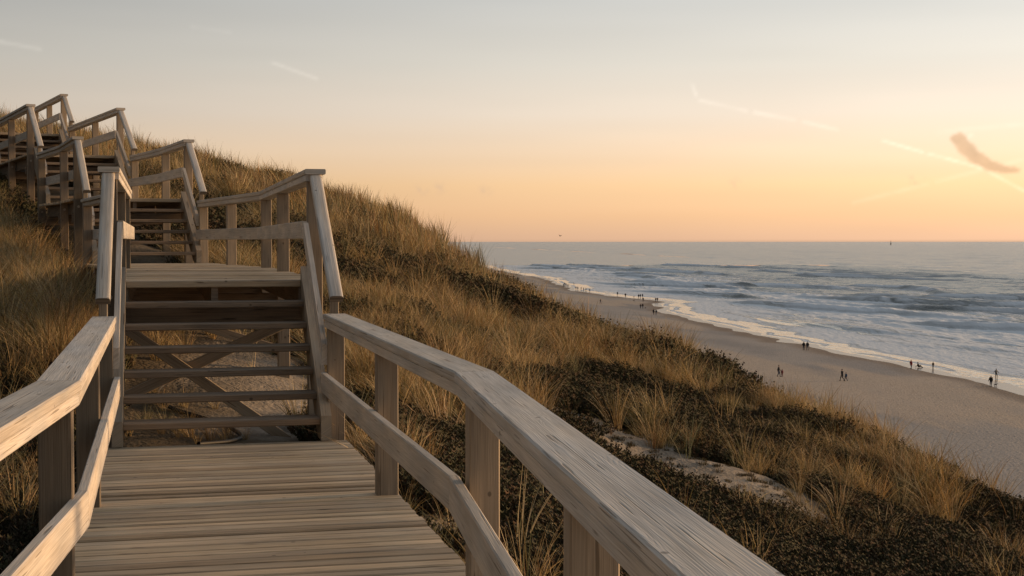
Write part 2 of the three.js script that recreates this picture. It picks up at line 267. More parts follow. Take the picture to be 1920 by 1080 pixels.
{
  const grain = dataTex(1024, 1024, (i, j) => { const c = .80 + .34 * (fbm(i / 32, j / 32, 13, 5, 32, 32) - .5) + .12 * (h2(i, j, 8) - .5); return [c, c, c]; });
  const foot = dataTex(1024, 1024, (i, j) => { const n = vnoise(i / 32, j / 32, 21, 32, 32) * .6 + vnoise(i / 16, j / 16, 22, 64, 64) * .4, m = fbm(i / 128, j / 128, 23, 3, 8, 8); const c = .55 + .5 * (n - .5) * smooth(.3, .6, m) + .3 * (fbm(i / 24, j / 24, 25, 3, 42, 42) - .5); return [c, c, c]; });
  const g = sheet(range(-420, 1300, 3.4), range(-100, 24, 1.3), (u, v) => {
    const [x, d] = shoreXD(u, v), w = v - waterline(u) + (fbm(u * .05, v * .2, 77, 3) - .5) * 5;
    const damp = smooth(-9, -4.5, w), drift = smooth(.42, .54, fbm(u * .012 + 3, (v + u * .05) * .11, 75, 3)) * (.65 + .35 * vnoise(u * .3, v * .6, 76)), grey = smooth(.4, .7, fbm(u * .04, v * .1 + 9, 79, 3));
    const c = [0, 1, 2].map(k => { let s = mix([.33, .302, .275][k], [.25, .238, .23][k], grey); s = mix(s, [.45, .36, .275][k], drift * (1 - damp)); return mix(s, [.21, .16, .12][k], damp); });
    return { p: [x, beachY(u, v), -d], uv: [u / 9, v / 9], c };
  });
  setting('beach', g, new THREE.MeshStandardMaterial({ vertexColors: true, map: grain, bumpMap: foot, bumpScale: .16, roughness: .95 }), 'wide sandy beach with trodden tracks below the dune');
  const wet = sheet(range(-300, 1200, 2.6), range(0, 1, .1), (u, t) => { const v = waterline(u) + mix(-3.2 + 2.6 * (vnoise(u * .09, 3, 81) - .5), 7, t), [x, d] = shoreXD(u, v); return { p: [x, beachY(u, v) + .006, -d], uv: [u / 6, v / 6] }; });
  setting('wet_sand', wet, new THREE.MeshPhysicalMaterial({ color: new THREE.Color().setRGB(.15, .112, .082), roughness: .24, ior: 1.33, bumpMap: foot, bumpScale: .004 }), 'strip of wet sand along the edge of the water');
}
// breakers: crests lie a little oblique to the shore
function crest(u, v) { const q = v * .93 + u * .33 + (fbm(u * .006, v * .007, 91, 3) - .5) * 70; return q; }
function swell(u, v, sp) { const q = v * .9 + u * .43, r = u * .9 - v * .43, n = 1 / (11 + sp * .8); return ((fbm(r * n * .3, q * n, 141, 3) - .5) * 1.5 + (fbm(r * n * .9, q * n * 2.4, 143, 2) - .5) * .9) * Math.min(2.0, 1.0 + sp * .04); }
function wave(u, v) {
  const w = v - waterline(u); if (w <= 0) return { y: 0, br: 0, ph: 0 };
  const q = crest(u, v) / 26, ph = q - Math.floor(q);                // 0..1 seaward; the steep face looks to the shore
  const sec = smooth(.42, .66, vnoise(u * .014 + Math.floor(q) * 7.3, Math.floor(q) * 3.1, 93));   // only stretches of a crest stand up
  const zone = smooth(12, 45, w) * (1 - .7 * smooth(150, 260, w));
  const shape = ph < .14 ? smooth(0, .14, ph) : 1 - smooth(.14, .7, ph);
  let y = zone * (.22 + 1.35 * sec) * shape;
  y += smooth(6, 60, w) * ((fbm(u * .09, v * .22, 95, 3) - .5) * .85 + (fbm(u * .24, v * .6, 96, 2) - .5) * .42);
  const [x, d] = shoreXD(u, v); y += smooth(30, 110, w) * swell(u, v, Math.hypot(x, d) * .0125) * mix(.5, 1, smooth(110, 300, v));
  return { y: mix(y, swell(u, v, Math.hypot(x, d) * .0125), smooth(270, 318, v)), br: zone * sec, ph };
}
{
  const U0 = -120, UL = 1180, V0 = -8, VL = 330, TW = 2048, TH = 2048;
  const foamF = new Float32Array(TW * TH);
  for (let j = 0; j < TH; j++) for (let i = 0; i < TW; i++) {
    const u = U0 + (i + .5) / TW * UL, v = V0 + (j + .5) / TH * VL, w = v - waterline(u); let f = 0;
    if (w > -1) {
      const { br, ph } = wave(u, v);
      const n = fbm(u * .03, (w + u * .36 * smooth(14, 40, w)) * .24, 101, 5), n2 = fbm(u * .012, (w + u * .2) * .075, 103, 4), lace = 1 - Math.abs(fbm(u * .14, v * .7, 105, 3) - .5) * 4.5;
      const cover = .80 * smooth(4, 11, w) * (1 - smooth(40, 90, w)) + .55 * smooth(30, 70, w) * (1 - smooth(100, 185, w)) + .10 * smooth(90, 150, w) * (1 - smooth(180, 320, w));
      f = smooth(.0, .30, cover - 1.27 + n * .95 + n2 * .55 + .12 * lace) * (1 - .8 * br * smooth(.16, .12, ph));
      if (br > .15) f = Math.max(f, 1.1 * br * smooth(.10, .02, Math.abs(ph - .1)) * smooth(.25, .5, n) , br * .8 * smooth(.55, 0, ph < .16 ? 0 : ph - .16) * smooth(.38, .62, n + .18 * lace));
      const edge = Math.abs(w - 1.0 - 1.6 * vnoise(u * .08, 1, 107)); f = Math.max(f, smooth(1.0, .2, edge) * smooth(.42, .62, vnoise(u * .05, 8, 108)));
      const line = Math.abs(w - 5 - 6 * vnoise(u * .03, 4, 109)); f = Math.max(f, smooth(1.6, .2, line) * smooth(.35, .6, n));
    }
    foamF[j * TW + i] = f;
  }
  const map = dataTex(TW, TH, (i, j) => { const f = foamF[j * TW + i]; return [toS(mix(.035, .62, f)), toS(mix(.050, .66, f)), toS(mix(.052, .70, f))]; }, true);
  const rough = dataTex(1024, 1024, (i, j) => { const f = foamF[(j * 2) * TW + i * 2]; return [1, mix(mix(.10, .26, smooth(.05, .2, j / 1024)), .85, f), 0]; });
  map.wrapS = map.wrapT = rough.wrapS = rough.wrapT = THREE.ClampToEdgeWrapping;
  const ripple = dataTex(1024, 1024, (i, j) => { const c = fbm(i / 32, j / 14, 111, 5, 32, 73); return [c, c, c]; });
  ripple.repeat.set(UL / 60, VL / 60);
  const vs = [...range(V0, 90, .75), ...range(91, 170, 1.2), ...range(171.5, V0 + VL, 2)];
  const g = sheet(range(U0, U0 + UL, 1.7), vs, (u, v) => { const [x, d] = shoreXD(u, v), w = v - waterline(u); return { p: [x, SEA_Y + .012 + (w > 0 ? wave(u, v).y : .03 * w), -d], uv: [(u - U0) / UL, (v - V0) / VL] }; });
  setting('surf', g, new THREE.MeshPhysicalMaterial({ map, roughnessMap: rough, roughness: 1, metalness: 0, ior: 1.33, bumpMap: ripple, bumpScale: .14 }), 'white breaking surf rolling in to the beach');
  const chop = dataTex(1024, 1024, (i, j) => { const c = .6 * fbm(i / 64 + j / 200, j / 16, 121, 6, 16, 64) + .4 * fbm(i / 20, j / 9, 123, 4, 51, 113); return [c, c, c]; });
  const seaMat = new THREE.MeshPhysicalMaterial({ color: new THREE.Color().setRGB(.06, .066, .066), roughness: .22, ior: 1.33, bumpMap: chop, bumpScale: 1.4 });
  const grow = (a, b, s0, k) => { const r = [a]; let s = s0; while (r[r.length - 1] < b) { r.push(Math.min(b, r[r.length - 1] + s)); s *= k; } return r; };
  const V1 = V0 + VL - 3;
  const vs2 = grow(V1, 9000, 2.6, 1.0135), us2 = [...range(-300, 200, 4), ...grow(204, 12000, 4, 1.0135)];
  const pieces = [sheet(us2, vs2, (u, v) => { const [x, d] = shoreXD(u, v), D = Math.hypot(x, d), k = (1 - smooth(6000, 8500, Math.max(u, v))); return { p: [x, SEA_Y + .01 + k * swell(u, v, D * .0125), -d], uv: [u / 170, v / 150] }; }),
    sheet(grow(U0 + UL - 2, 12000, 6, 1.03), range(-20, V1, 8), (u, v) => { const [x, d] = shoreXD(u, v); return { p: [x, SEA_Y + .004 + .4 * swell(u, v, 10) * smooth(0, 60, v), -d], uv: [u / 170, v / 150] }; }),
    sheet([-3000, 12000, 40000], [9000, 30000], (u, v) => { const [x, d] = shoreXD(u, v); return { p: [x, SEA_Y - .01, -d], uv: [u / 170, v / 150] }; }),
    sheet([12000, 40000], [-20, 9000], (u, v) => { const [x, d] = shoreXD(u, v); return { p: [x, SEA_Y - .01, -d], uv: [u / 170, v / 150] }; })];
  setting('sea', mergeGeometries(pieces), seaMat, 'open grey sea with small waves out to the horizon');
}

// ------------------------------------------------------------------ the timber walk
const gAt = p => ground(p.x, -p.z);
const smoothHead = (S, bend, d0, d1) => mix(d0, d1, smooth(bend - 1.2, bend + 1.2, S));
// planks laid from S=a to S=b of a path; place(S, t) gives the point in plan
function planks(parent, place, a, b, y, half, mats, pitch = .128) {
  for (let S = a; S < b - .06; S += pitch) {
    const e = Math.min(S + pitch - .012 - .009 * wr(), b), l = half + (wr() - .5) * .012, r = half + (wr() - .5) * .012, dy = (wr() - .5) * .007, tl = (wr() - .5) * .005;
    const q = [place(S, -l), place(e, -l), place(e, r), place(S, r)]; const th = .042, c = .008;
    const mk = (p0, p1) => { const ex = p1.clone().sub(p0), w = ex.length(); ex.normalize(); const ctr = p0.clone().add(p1).multiplyScalar(.5); return [ctr, ex, w]; };
    const rg = (p0, p1, t) => { const [ctr, ex, w] = mk(p0, p1); ctr.y = y - th / 2 + dy; const prof = chamferRect(w, th, c); return prof.map(([m, n]) => { const p = ctr.clone().addScaledVector(ex, m); p.y += n + t * Math.sign(m); return p; }); };
    const m = part(parent, 'plank', loft(rg(q[0], q[1], tl), rg(q[3], q[2], tl)), pick(mats));
  }
}
// one side of railing along plan points (t offset already applied); caps mitred at bends
function railing(parent, pts, side, y, posts) {
  const n = pts.length, dirs = [], outs = [];
  for (let i = 0; i + 1 < n; i++) dirs.push(pts[i + 1].clone().sub(pts[i]).setY(0).normalize());
  const lat = d => V(-d.z, 0, d.x);                                   // right-hand side when looking along d
  for (let i = 0; i < n; i++) { const a = dirs[Math.max(0, i - 1)], b = dirs[Math.min(n - 2, i)], m = lat(a).add(lat(b)).normalize(); outs.push(m.multiplyScalar(1 / m.dot(lat(a)))); }
  const up = V(0, 1, 0);
  for (let i = 0; i + 1 < n; i++) {
    const mk = (off, w, h, top, c, ea, eb) => {
      const A = pts[i].clone().addScaledVector(outs[i], off), B = pts[i + 1].clone().addScaledVector(outs[i + 1], off); A.y = B.y = top - h / 2;
      if (i === 0) A.addScaledVector(dirs[i], -ea); if (i === n - 2) B.addScaledVector(dirs[i], eb);
      if (i > 0) A.addScaledVector(dirs[i], .0015); if (i < n - 2) B.addScaledVector(dirs[i], -.0015);
      const pr = chamferRect(w, h, c); return loft(ring(A, outs[i], up, pr), ring(B, outs[i + 1], up, pr));
    };
    part(parent, 'handrail_cap', mk(0, .192, .05, y + 1.036, .007, .05, .05), pick(M.rail));
    part(parent, 'handrail_beam', mk(-side * .012, .150, .062, y + .9845, .006, .02, .02), pick(M.rail));
    part(parent, 'middle_rail', mk(-side * .098, .05, .165, y + .55, .006, 0, 0), pick(M.rail));
  }
  for (const p of posts) railPost(parent, p, y);
}
function railPost(parent, [f, S, t], y, top = .921) {
  const b = f.at(S, t, 0), g = Math.min(gAt(b), y) - .35, P = f.at(S, t, g), Q = f.at(S, t, y + top);
  const prof = chamferRect(.14, .105, .006); const m = part(parent, 'post', loft(ring(P, f.right, f.fwd, prof), ring(Q, f.right, f.fwd, prof)), pick(t < 0 ? M.shadedPost : M.post));  // left side takes the tint with painted shade
  for (const by of [y - .15]) {                                       // bolt heads through the bearer
    const c = f.at(S, t + Math.sign(t) * .0, by).addScaledVector(f.fwd, -.056), h = new THREE.CylinderGeometry(.021, .024, .012, 10); h.rotateX(Math.PI / 2); h.rotateY(rad(f.deg)); h.translate(c.x, c.y, c.z); part(m, 'bolt', h, M.bolt);
  }
}
function under(parent, place, a, b, y, bearers) {
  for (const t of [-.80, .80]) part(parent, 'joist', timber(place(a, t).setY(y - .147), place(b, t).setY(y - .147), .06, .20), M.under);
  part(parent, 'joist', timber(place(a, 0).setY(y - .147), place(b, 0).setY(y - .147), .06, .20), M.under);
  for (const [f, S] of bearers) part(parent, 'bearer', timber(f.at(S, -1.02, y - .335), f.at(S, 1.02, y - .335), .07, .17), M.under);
}
const pathB = (S, t) => S < 0 ? FB.at(S, t, 0) : FA.at(S - 5.32, t, 0);  // measured from the bend of the deck
function bentPlace(f0, b0, f1, width = 1.1) {                          // planks turn gradually round a bend at S=b0 of frame f0 (S=0 of f1)
  return (S, t) => {
    const k = smooth(-width, width, S), c = S < 0 ? f0.at(b0 + S, 0, 0) : f1.at(S, 0, 0), deg = mix(f0.deg, f1.deg, k);
    return V(c.x + Math.cos(rad(deg)) * t, 0, c.z - Math.sin(rad(deg)) * t);
  };
}
// --- lower deck
{
  const at = FA.at(-2, 0, 0); const T = thing('boardwalk_deck', [at.x, gAt(at), at.z], 'weathered plank deck with bent railings at the foot of the lowest stairs', 'boardwalk');
  planks(T, bentPlace(FB, 0, frame(pB.x, -pB.z, 13.8)), -9, 5.37, 0, 1.005, M.deck);
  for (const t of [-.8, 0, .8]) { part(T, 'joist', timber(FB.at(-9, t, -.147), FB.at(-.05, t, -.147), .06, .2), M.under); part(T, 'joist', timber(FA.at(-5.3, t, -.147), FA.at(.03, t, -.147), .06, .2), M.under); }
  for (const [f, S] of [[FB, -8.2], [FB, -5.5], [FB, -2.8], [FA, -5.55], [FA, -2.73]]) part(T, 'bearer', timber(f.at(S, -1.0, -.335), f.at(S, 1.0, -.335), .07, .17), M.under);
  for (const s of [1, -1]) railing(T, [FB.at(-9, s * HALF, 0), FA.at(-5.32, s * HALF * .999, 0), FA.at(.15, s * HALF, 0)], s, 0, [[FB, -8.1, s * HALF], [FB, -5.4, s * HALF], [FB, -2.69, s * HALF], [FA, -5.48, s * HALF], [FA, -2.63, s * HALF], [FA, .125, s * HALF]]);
}
// --- a flight: frame, S of the first nosing, level below it, number of risers
function flight(f, S0, y0, n, label, lowest) {
  const at = f.at(S0, 0, 0); const T = thing('stair_flight', [at.x, y0 - .05, at.z], label, 'stairs', 'stair flights climbing the dune');
  const run = (n - 1) * GO, k = RISE / GO;
  for (let i = 1; i < n; i++) {
    const c = f.at(S0 + (i - 1) * GO + .14, 0, y0 + i * RISE - .0275), p = c.clone().addScaledVector(f.right, -.784), q = c.clone().addScaledVector(f.right, .784);
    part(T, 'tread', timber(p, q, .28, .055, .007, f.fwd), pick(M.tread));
  }
  for (const s of [1, -1]) {
    // stringer: plumb-cut board, outline in (S, y)
    const a = S0 - .06, b = S0 + run + .06, line = S => y0 + .27 + (S - S0) * k;
    const out = [[a, y0 + .004], [a, line(a) - .02], [b, line(b)], [b, line(b) - .42], [a + .28, y0 + .004]];
    const ringAt = t => out.map(([S, y]) => f.at(S, t, y));
    const slope = f.fwd.clone().multiplyScalar(GO).setY(RISE).normalize(), acr = slope.clone().cross(f.right).addScaledVector(f.right, .6);
    part(T, 'stringer', alongUV(loft(ringAt(s * .788), ringAt(s * .872)), slope, acr), M.stringer);
    // handrail with rounded top, its lower support post, and the middle rail
    const hr = []; for (let q = 0; q <= 10; q++) { const an = Math.PI * q / 10, cx = Math.cos(an), sy = Math.sin(an); hr.push([.058 * Math.sign(cx) * Math.pow(Math.abs(cx), .5), -.004 + .034 * Math.pow(Math.max(sy, 0), .5)]); } hr.push([-.054, -.030], [.054, -.030]);
    const p = f.at(S0 + .10, s * .935, y0 + 1.165), q = f.at(S0 + run + .10, s * .935, y0 + 1.165 + run * k), d = q.clone().sub(p).normalize(), ey = d.clone().cross(f.right).normalize(); if (ey.y < 0) ey.negate();
    const hm = part(T, 'handrail', loft(ring(p, f.right, ey, hr), ring(q, f.right, ey, hr)), pick(M.rail));
    part(hm, 'shaded_end_grain', loft(ring(p.clone().addScaledVector(d, -.006), f.right, ey, hr.map(([a, b]) => [a * .97, b * .97])), ring(p.clone().addScaledVector(d, .002), f.right, ey, hr.map(([a, b]) => [a * .97, b * .97]))), M.under, 'weathered end grain with painted shade');  // thin slab: dirty end grain, with the shade of the end face painted in
    const gp = f.at(S0 + .30, s * .94, 0); const pb = Math.min(gAt(gp), y0) - .3, ptop = y0 + 1.165 + .17 * k - .045;
    const pr = chamferRect(.068, .09, .005); part(T, 'post', loft(ring(f.at(S0 + .30, s * .94, pb), f.right, f.fwd, pr), ring(f.at(S0 + .30, s * .94, ptop), f.right, f.fwd, pr)), pick(M.post));
    const mo = [[S0 + .12, 0], [S0 + run + .02, 0]], my = S => y0 + .70 + (S - S0 - .12) * k;
    const mring = t => [[mo[0][0], my(mo[0][0]) + .085], [mo[1][0], my(mo[1][0]) + .085], [mo[1][0], my(mo[1][0]) - .085], [mo[0][0], my(mo[0][0]) - .085]].map(([S, y]) => f.at(S, t, y));
    part(T, 'middle_rail', alongUV(loft(mring(s * .815), mring(s * .860)), slope, acr), pick(M.rail));
  }
  return T;
}
const Y1 = 7 * RISE, Y2 = Y1 + 6 * RISE, Y3 = Y2 + 6 * RISE, Y4 = Y3 + 5 * RISE;
flight(FA, 0, 0, 7, 'lowest open-tread timber stair flight, rising from the plank deck', true);
flight(F2, 4.4, Y1, 6, 'second open-tread stair flight, at the back of the first landing');
flight(F3, 2.4, Y2, 6, 'third open-tread stair flight, between the two upper bent handrails');
const fl4 = flight(F3, 9.5, Y3, 5, 'topmost dark stair flight near the crest of the dune');
// --- landings
function landing(label, place, a, b, y, front, rails, posts, bearers, joists) {
  const at = place((a + b) / 2, 0); const T = thing('stair_landing', [at.x, gAt(at), at.z], label, 'landing', 'landings between the stair flights');
  const c0 = front[0].at(front[1] + .135, 0, y - .0305); part(T, 'nosing_board', timber(c0.clone().addScaledVector(front[0].right, -.784), c0.clone().addScaledVector(front[0].right, .784), .27, .062, .007, front[0].fwd), M.deck[2]);
  planks(T, place, a, b, y, 1.005, M.deck);
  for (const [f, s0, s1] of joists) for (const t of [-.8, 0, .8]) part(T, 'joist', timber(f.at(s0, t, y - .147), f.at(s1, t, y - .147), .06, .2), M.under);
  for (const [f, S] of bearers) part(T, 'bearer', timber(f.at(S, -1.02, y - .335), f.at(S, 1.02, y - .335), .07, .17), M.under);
  for (const s of [1, -1]) railing(T, rails(s), s, y, posts(s));
  return T;
}
const L1 = landing('long bent plank landing at the top of the lowest stair flight', bentPlace(FA, 8.05, F2), 1.614 + .28 - 8.05, 4.42, Y1, [FA, 1.614],
  s => [FA.at(1.70, s * HALF, 0), FA.at(8.05, s * HALF, 0), F2.at(4.52, s * HALF, 0)], s => [[FA, 1.76, s * HALF], [FA, 5.27, s * HALF], [FA, 7.98, s * HALF], [F2, 2.23, s * HALF], [F2, 4.50, s * HALF]],
  [[FA, 1.9], [FA, 5.4], [FA, 8.1], [F2, 2.4], [F2, 4.3]], [[FA, 1.65, 8.02], [F2, .03, 4.4]]);
{ // cross braces under the front of the first landing
  const br = (S, t0, y0, t1, y1) => part(L1, 'cross_brace', timber(FA.at(S, t0, y0), FA.at(S, t1, y1), .04, .10, .005), M.post[1]);
  br(1.86, -.92, .93, .75, -.30); br(1.93, .92, .98, -.80, .20); br(5.35, -.92, .95, .9, .35);
}
landing('plank landing between the second and third stair flights', bentPlace(F2, 8.5, F3), 5.745 + .28 - 8.5, 2.42, Y2, [F2, 5.745],
  s => [F2.at(5.83, s * HALF, 0), F2.at(8.5, s * HALF, 0), F3.at(2.5, s * HALF, 0)], s => [[F2, 5.88, s * HALF], [F2, 8.3, s * HALF], [F3, 2.5, s * HALF]], [[F2, 6.0], [F2, 8.42], [F3, 2.35]], [[F2, 5.8, 8.47], [F3, .03, 2.4]]);
landing('plank landing between the third and topmost stair flights', (S, t) => F3.at(S, t, 0), 3.745 + .28, 9.52, Y3, [F3, 3.745],
  s => [F3.at(3.83, s * HALF, 0), F3.at(9.6, s * HALF, 0)], s => [[F3, 3.88, s * HALF], [F3, 6.6, s * HALF], [F3, 9.58, s * HALF]], [[F3, 4.0], [F3, 6.72], [F3, 9.42]], [[F3, 3.8, 9.5]]);
landing('highest plank landing, above the topmost stair flight', (S, t) => F3.at(S, t, 0), 10.58 + .28, 15.4, Y4, [F3, 10.576],
  s => [F3.at(10.66, s * HALF, 0), F3.at(15.3, s * HALF, 0)], s => [[F3, 10.71, s * HALF], [F3, 12.9, s * HALF], [F3, 15.2, s * HALF]], [[F3, 10.85], [F3, 13.02], [F3, 15.1]], [[F3, 10.63, 15.3]]);
{ // red wrapping on the lower support post of the topmost flight
  const c = F3.at(9.80, -.94, Y3 + 1.05), pr = chamferRect(.082, .104, .006), a = c.clone(), b = c.clone(); b.y += .12;
  part(fl4, 'red_wrapping', loft(ring(a, F3.right, F3.fwd, pr), ring(b, F3.right, F3.fwd, pr)), M.red, 'red wrapping on a post');
}

// ------------------------------------------------------------------ vegetation
function blades(seed, count, o) {                                    // a tuft of curved tapering blades leaning inland (-x)
  const r = rng(seed), pos = [], col = [], idx = []; const seg = o.seg;
  for (let b = 0; b < count; b++) {
    const L = o.len * (.45 + .65 * r()), a = r() * 6.283, rb = o.base * Math.sqrt(r()), bx = Math.cos(a) * rb, bz = Math.sin(a) * rb;
    const az = a + (r() - .5) * 1.6, spread = o.spread * (.25 + r()), dx0 = Math.cos(az) * spread - o.lean * (.4 + .8 * r()), dz0 = Math.sin(az) * spread;
    const droop = o.droop * (.3 + 1.2 * r() * r()), w = o.width * (.6 + .7 * r()), fa = r() * 6.283;
    let p = V(bx, -.04, bz), dir = V(dx0 * .6, 1, dz0 * .6).normalize(); const tw = V(Math.cos(fa), 0, Math.sin(fa));
    const tone = r(), c = tone < .16 ? [.50, .55, .36] : tone < .36 ? [.55, .40, .26] : [1, .95, .85], br = .55 + .7 * r(); const n0 = pos.length / 3;
    for (let k = 0; k <= seg; k++) {
      const t = k / seg, ww = w * (1 - t * t) * .5 + .0004, side = tw.clone().addScaledVector(dir, -tw.dot(dir)).normalize();
      pos.push(p.x - side.x * ww, p.y - side.y * ww, p.z - side.z * ww, p.x + side.x * ww, p.y + side.y * ww, p.z + side.z * ww);
      for (let q = 0; q < 2; q++) col.push(c[0] * br, c[1] * br, c[2] * br);
      if (k < seg) { const m = n0 + k * 2; idx.push(m, m + 1, m + 3, m, m + 3, m + 2); }
      p = p.clone().addScaledVector(dir, L / seg);
      dir = dir.clone().add(V(dx0, 0, dz0).multiplyScalar(.55 / seg * 2)).add(V(0, -droop * (t + .3) * 2.4 / seg, 0)).normalize();
    }
  }
  const g = new THREE.BufferGeometry(); g.setAttribute('position', new THREE.Float32BufferAttribute(pos, 3)); g.setAttribute('color', new THREE.Float32BufferAttribute(col, 3)); g.setIndex(idx); g.computeVertexNormals(); return g;
}
const grassMat = new THREE.MeshPhysicalMaterial({ vertexColors: true, roughness: .85, transmission: .3, thickness: 0, side: THREE.DoubleSide, color: 0xffffff });
const tuftGeo = [0, 1, 2, 3].map(k => blades(200 + k, 58, { seg: 6, len: [.9, 1.05, .75, .95][k], base: .10, spread: .58, lean: [.36, .46, .3, .2][k], droop: [.45, .7, .5, .75][k], width: .0075 }));
const farGeo = [0, 1, 2].map(k => blades(300 + k, 44, { seg: 4, len: [.8, .95, .7][k], base: .2, spread: .4, lean: [.3, .4, .2][k], droop: [.3, .5, .4][k], width: .012 }));
const sparseGeo = [0, 1].map(k => blades(350 + k, 12, { seg: 6, len: [.95, .8][k], base: .08, spread: .5, lean: .25, droop: .7, width: .007 }));
function heathSprig(seed) {                                          // a low cushion of small upright leafy shoots
  const r = rng(seed), pos = [], col = [], idx = [];
  for (let s = 0; s < 46; s++) {
    const a = r() * 6.283, q = Math.sqrt(r()), x = Math.cos(a) * q * .2, z = Math.sin(a) * q * .2, h = (.19 - .09 * q) * (.7 + .6 * r()), lx = (r() - .5) * .09 + x * .25, lz = (r() - .5) * .09 + z * .25;
    const tone = r(), c = tone < .46 ? [.050, .050, .020] : tone < .76 ? [.060, .043, .021] : tone < .93 ? [.085, .046, .022] : [.08, .08, .03];
    for (let k = 0; k < 7; k++) {
      const t = .18 + .82 * k / 6, cx = x + lx * t, cy = h * t - .02, cz = z + lz * t, an = r() * 6.283, l = .030 * (1.15 - .6 * t), w = .009;
      const n = pos.length / 3, ux = Math.cos(an), uz = Math.sin(an), br = .75 + .5 * r();
      pos.push(cx - uz * w, cy, cz + ux * w, cx + uz * w, cy, cz - ux * w, cx + ux * l, cy + l * 1.1, cz + uz * l, cx - ux * l * .8, cy + l * .9, cz - uz * l * .8);
      for (let j = 0; j < 4; j++) col.push(c[0] * br, c[1] * br, c[2] * br); idx.push(n, n + 1, n + 2, n, n + 1, n + 3);
    }
  }
  const g = new THREE.BufferGeometry(); g.setAttribute('position', new THREE.Float32BufferAttribute(pos, 3)); g.setAttribute('color', new THREE.Float32BufferAttribute(col, 3)); g.setIndex(idx); g.computeVertexNormals(); return g;
}
const heathMat = new THREE.MeshStandardMaterial({ vertexColors: true, roughness: .9, side: THREE.DoubleSide });
const heathGeo = [0, 1, 2].map(k => heathSprig(400 + k));
function scatter(name, geos, mat, list, label, category) {
  const per = geos.map(() => []); for (const e of list) per[e.k % geos.length].push(e);
  const dummy = new THREE.Object3D(), c = new THREE.Color();
  geos.forEach((g, k) => {
    if (!per[k].length) return; const im = new THREE.InstancedMesh(g, mat, per[k].length);
    per[k].forEach((e, i) => { dummy.position.set(e.x, e.y, -e.d); dummy.rotation.set(e.tx || 0, e.r, e.tz || 0); dummy.scale.set(e.s * (e.sw || 1), e.s, e.s * (e.sw || 1)); dummy.updateMatrix(); im.setMatrixAt(i, dummy.matrix); im.setColorAt(i, c.setRGB(...e.c)); });
    im.name = numbered(name); im.castShadow = im.receiveShadow = true; im.computeBoundingSphere(); scene.add(im); tag(im, label[k] ?? label[0], category, null, 'stuff');
  });
}
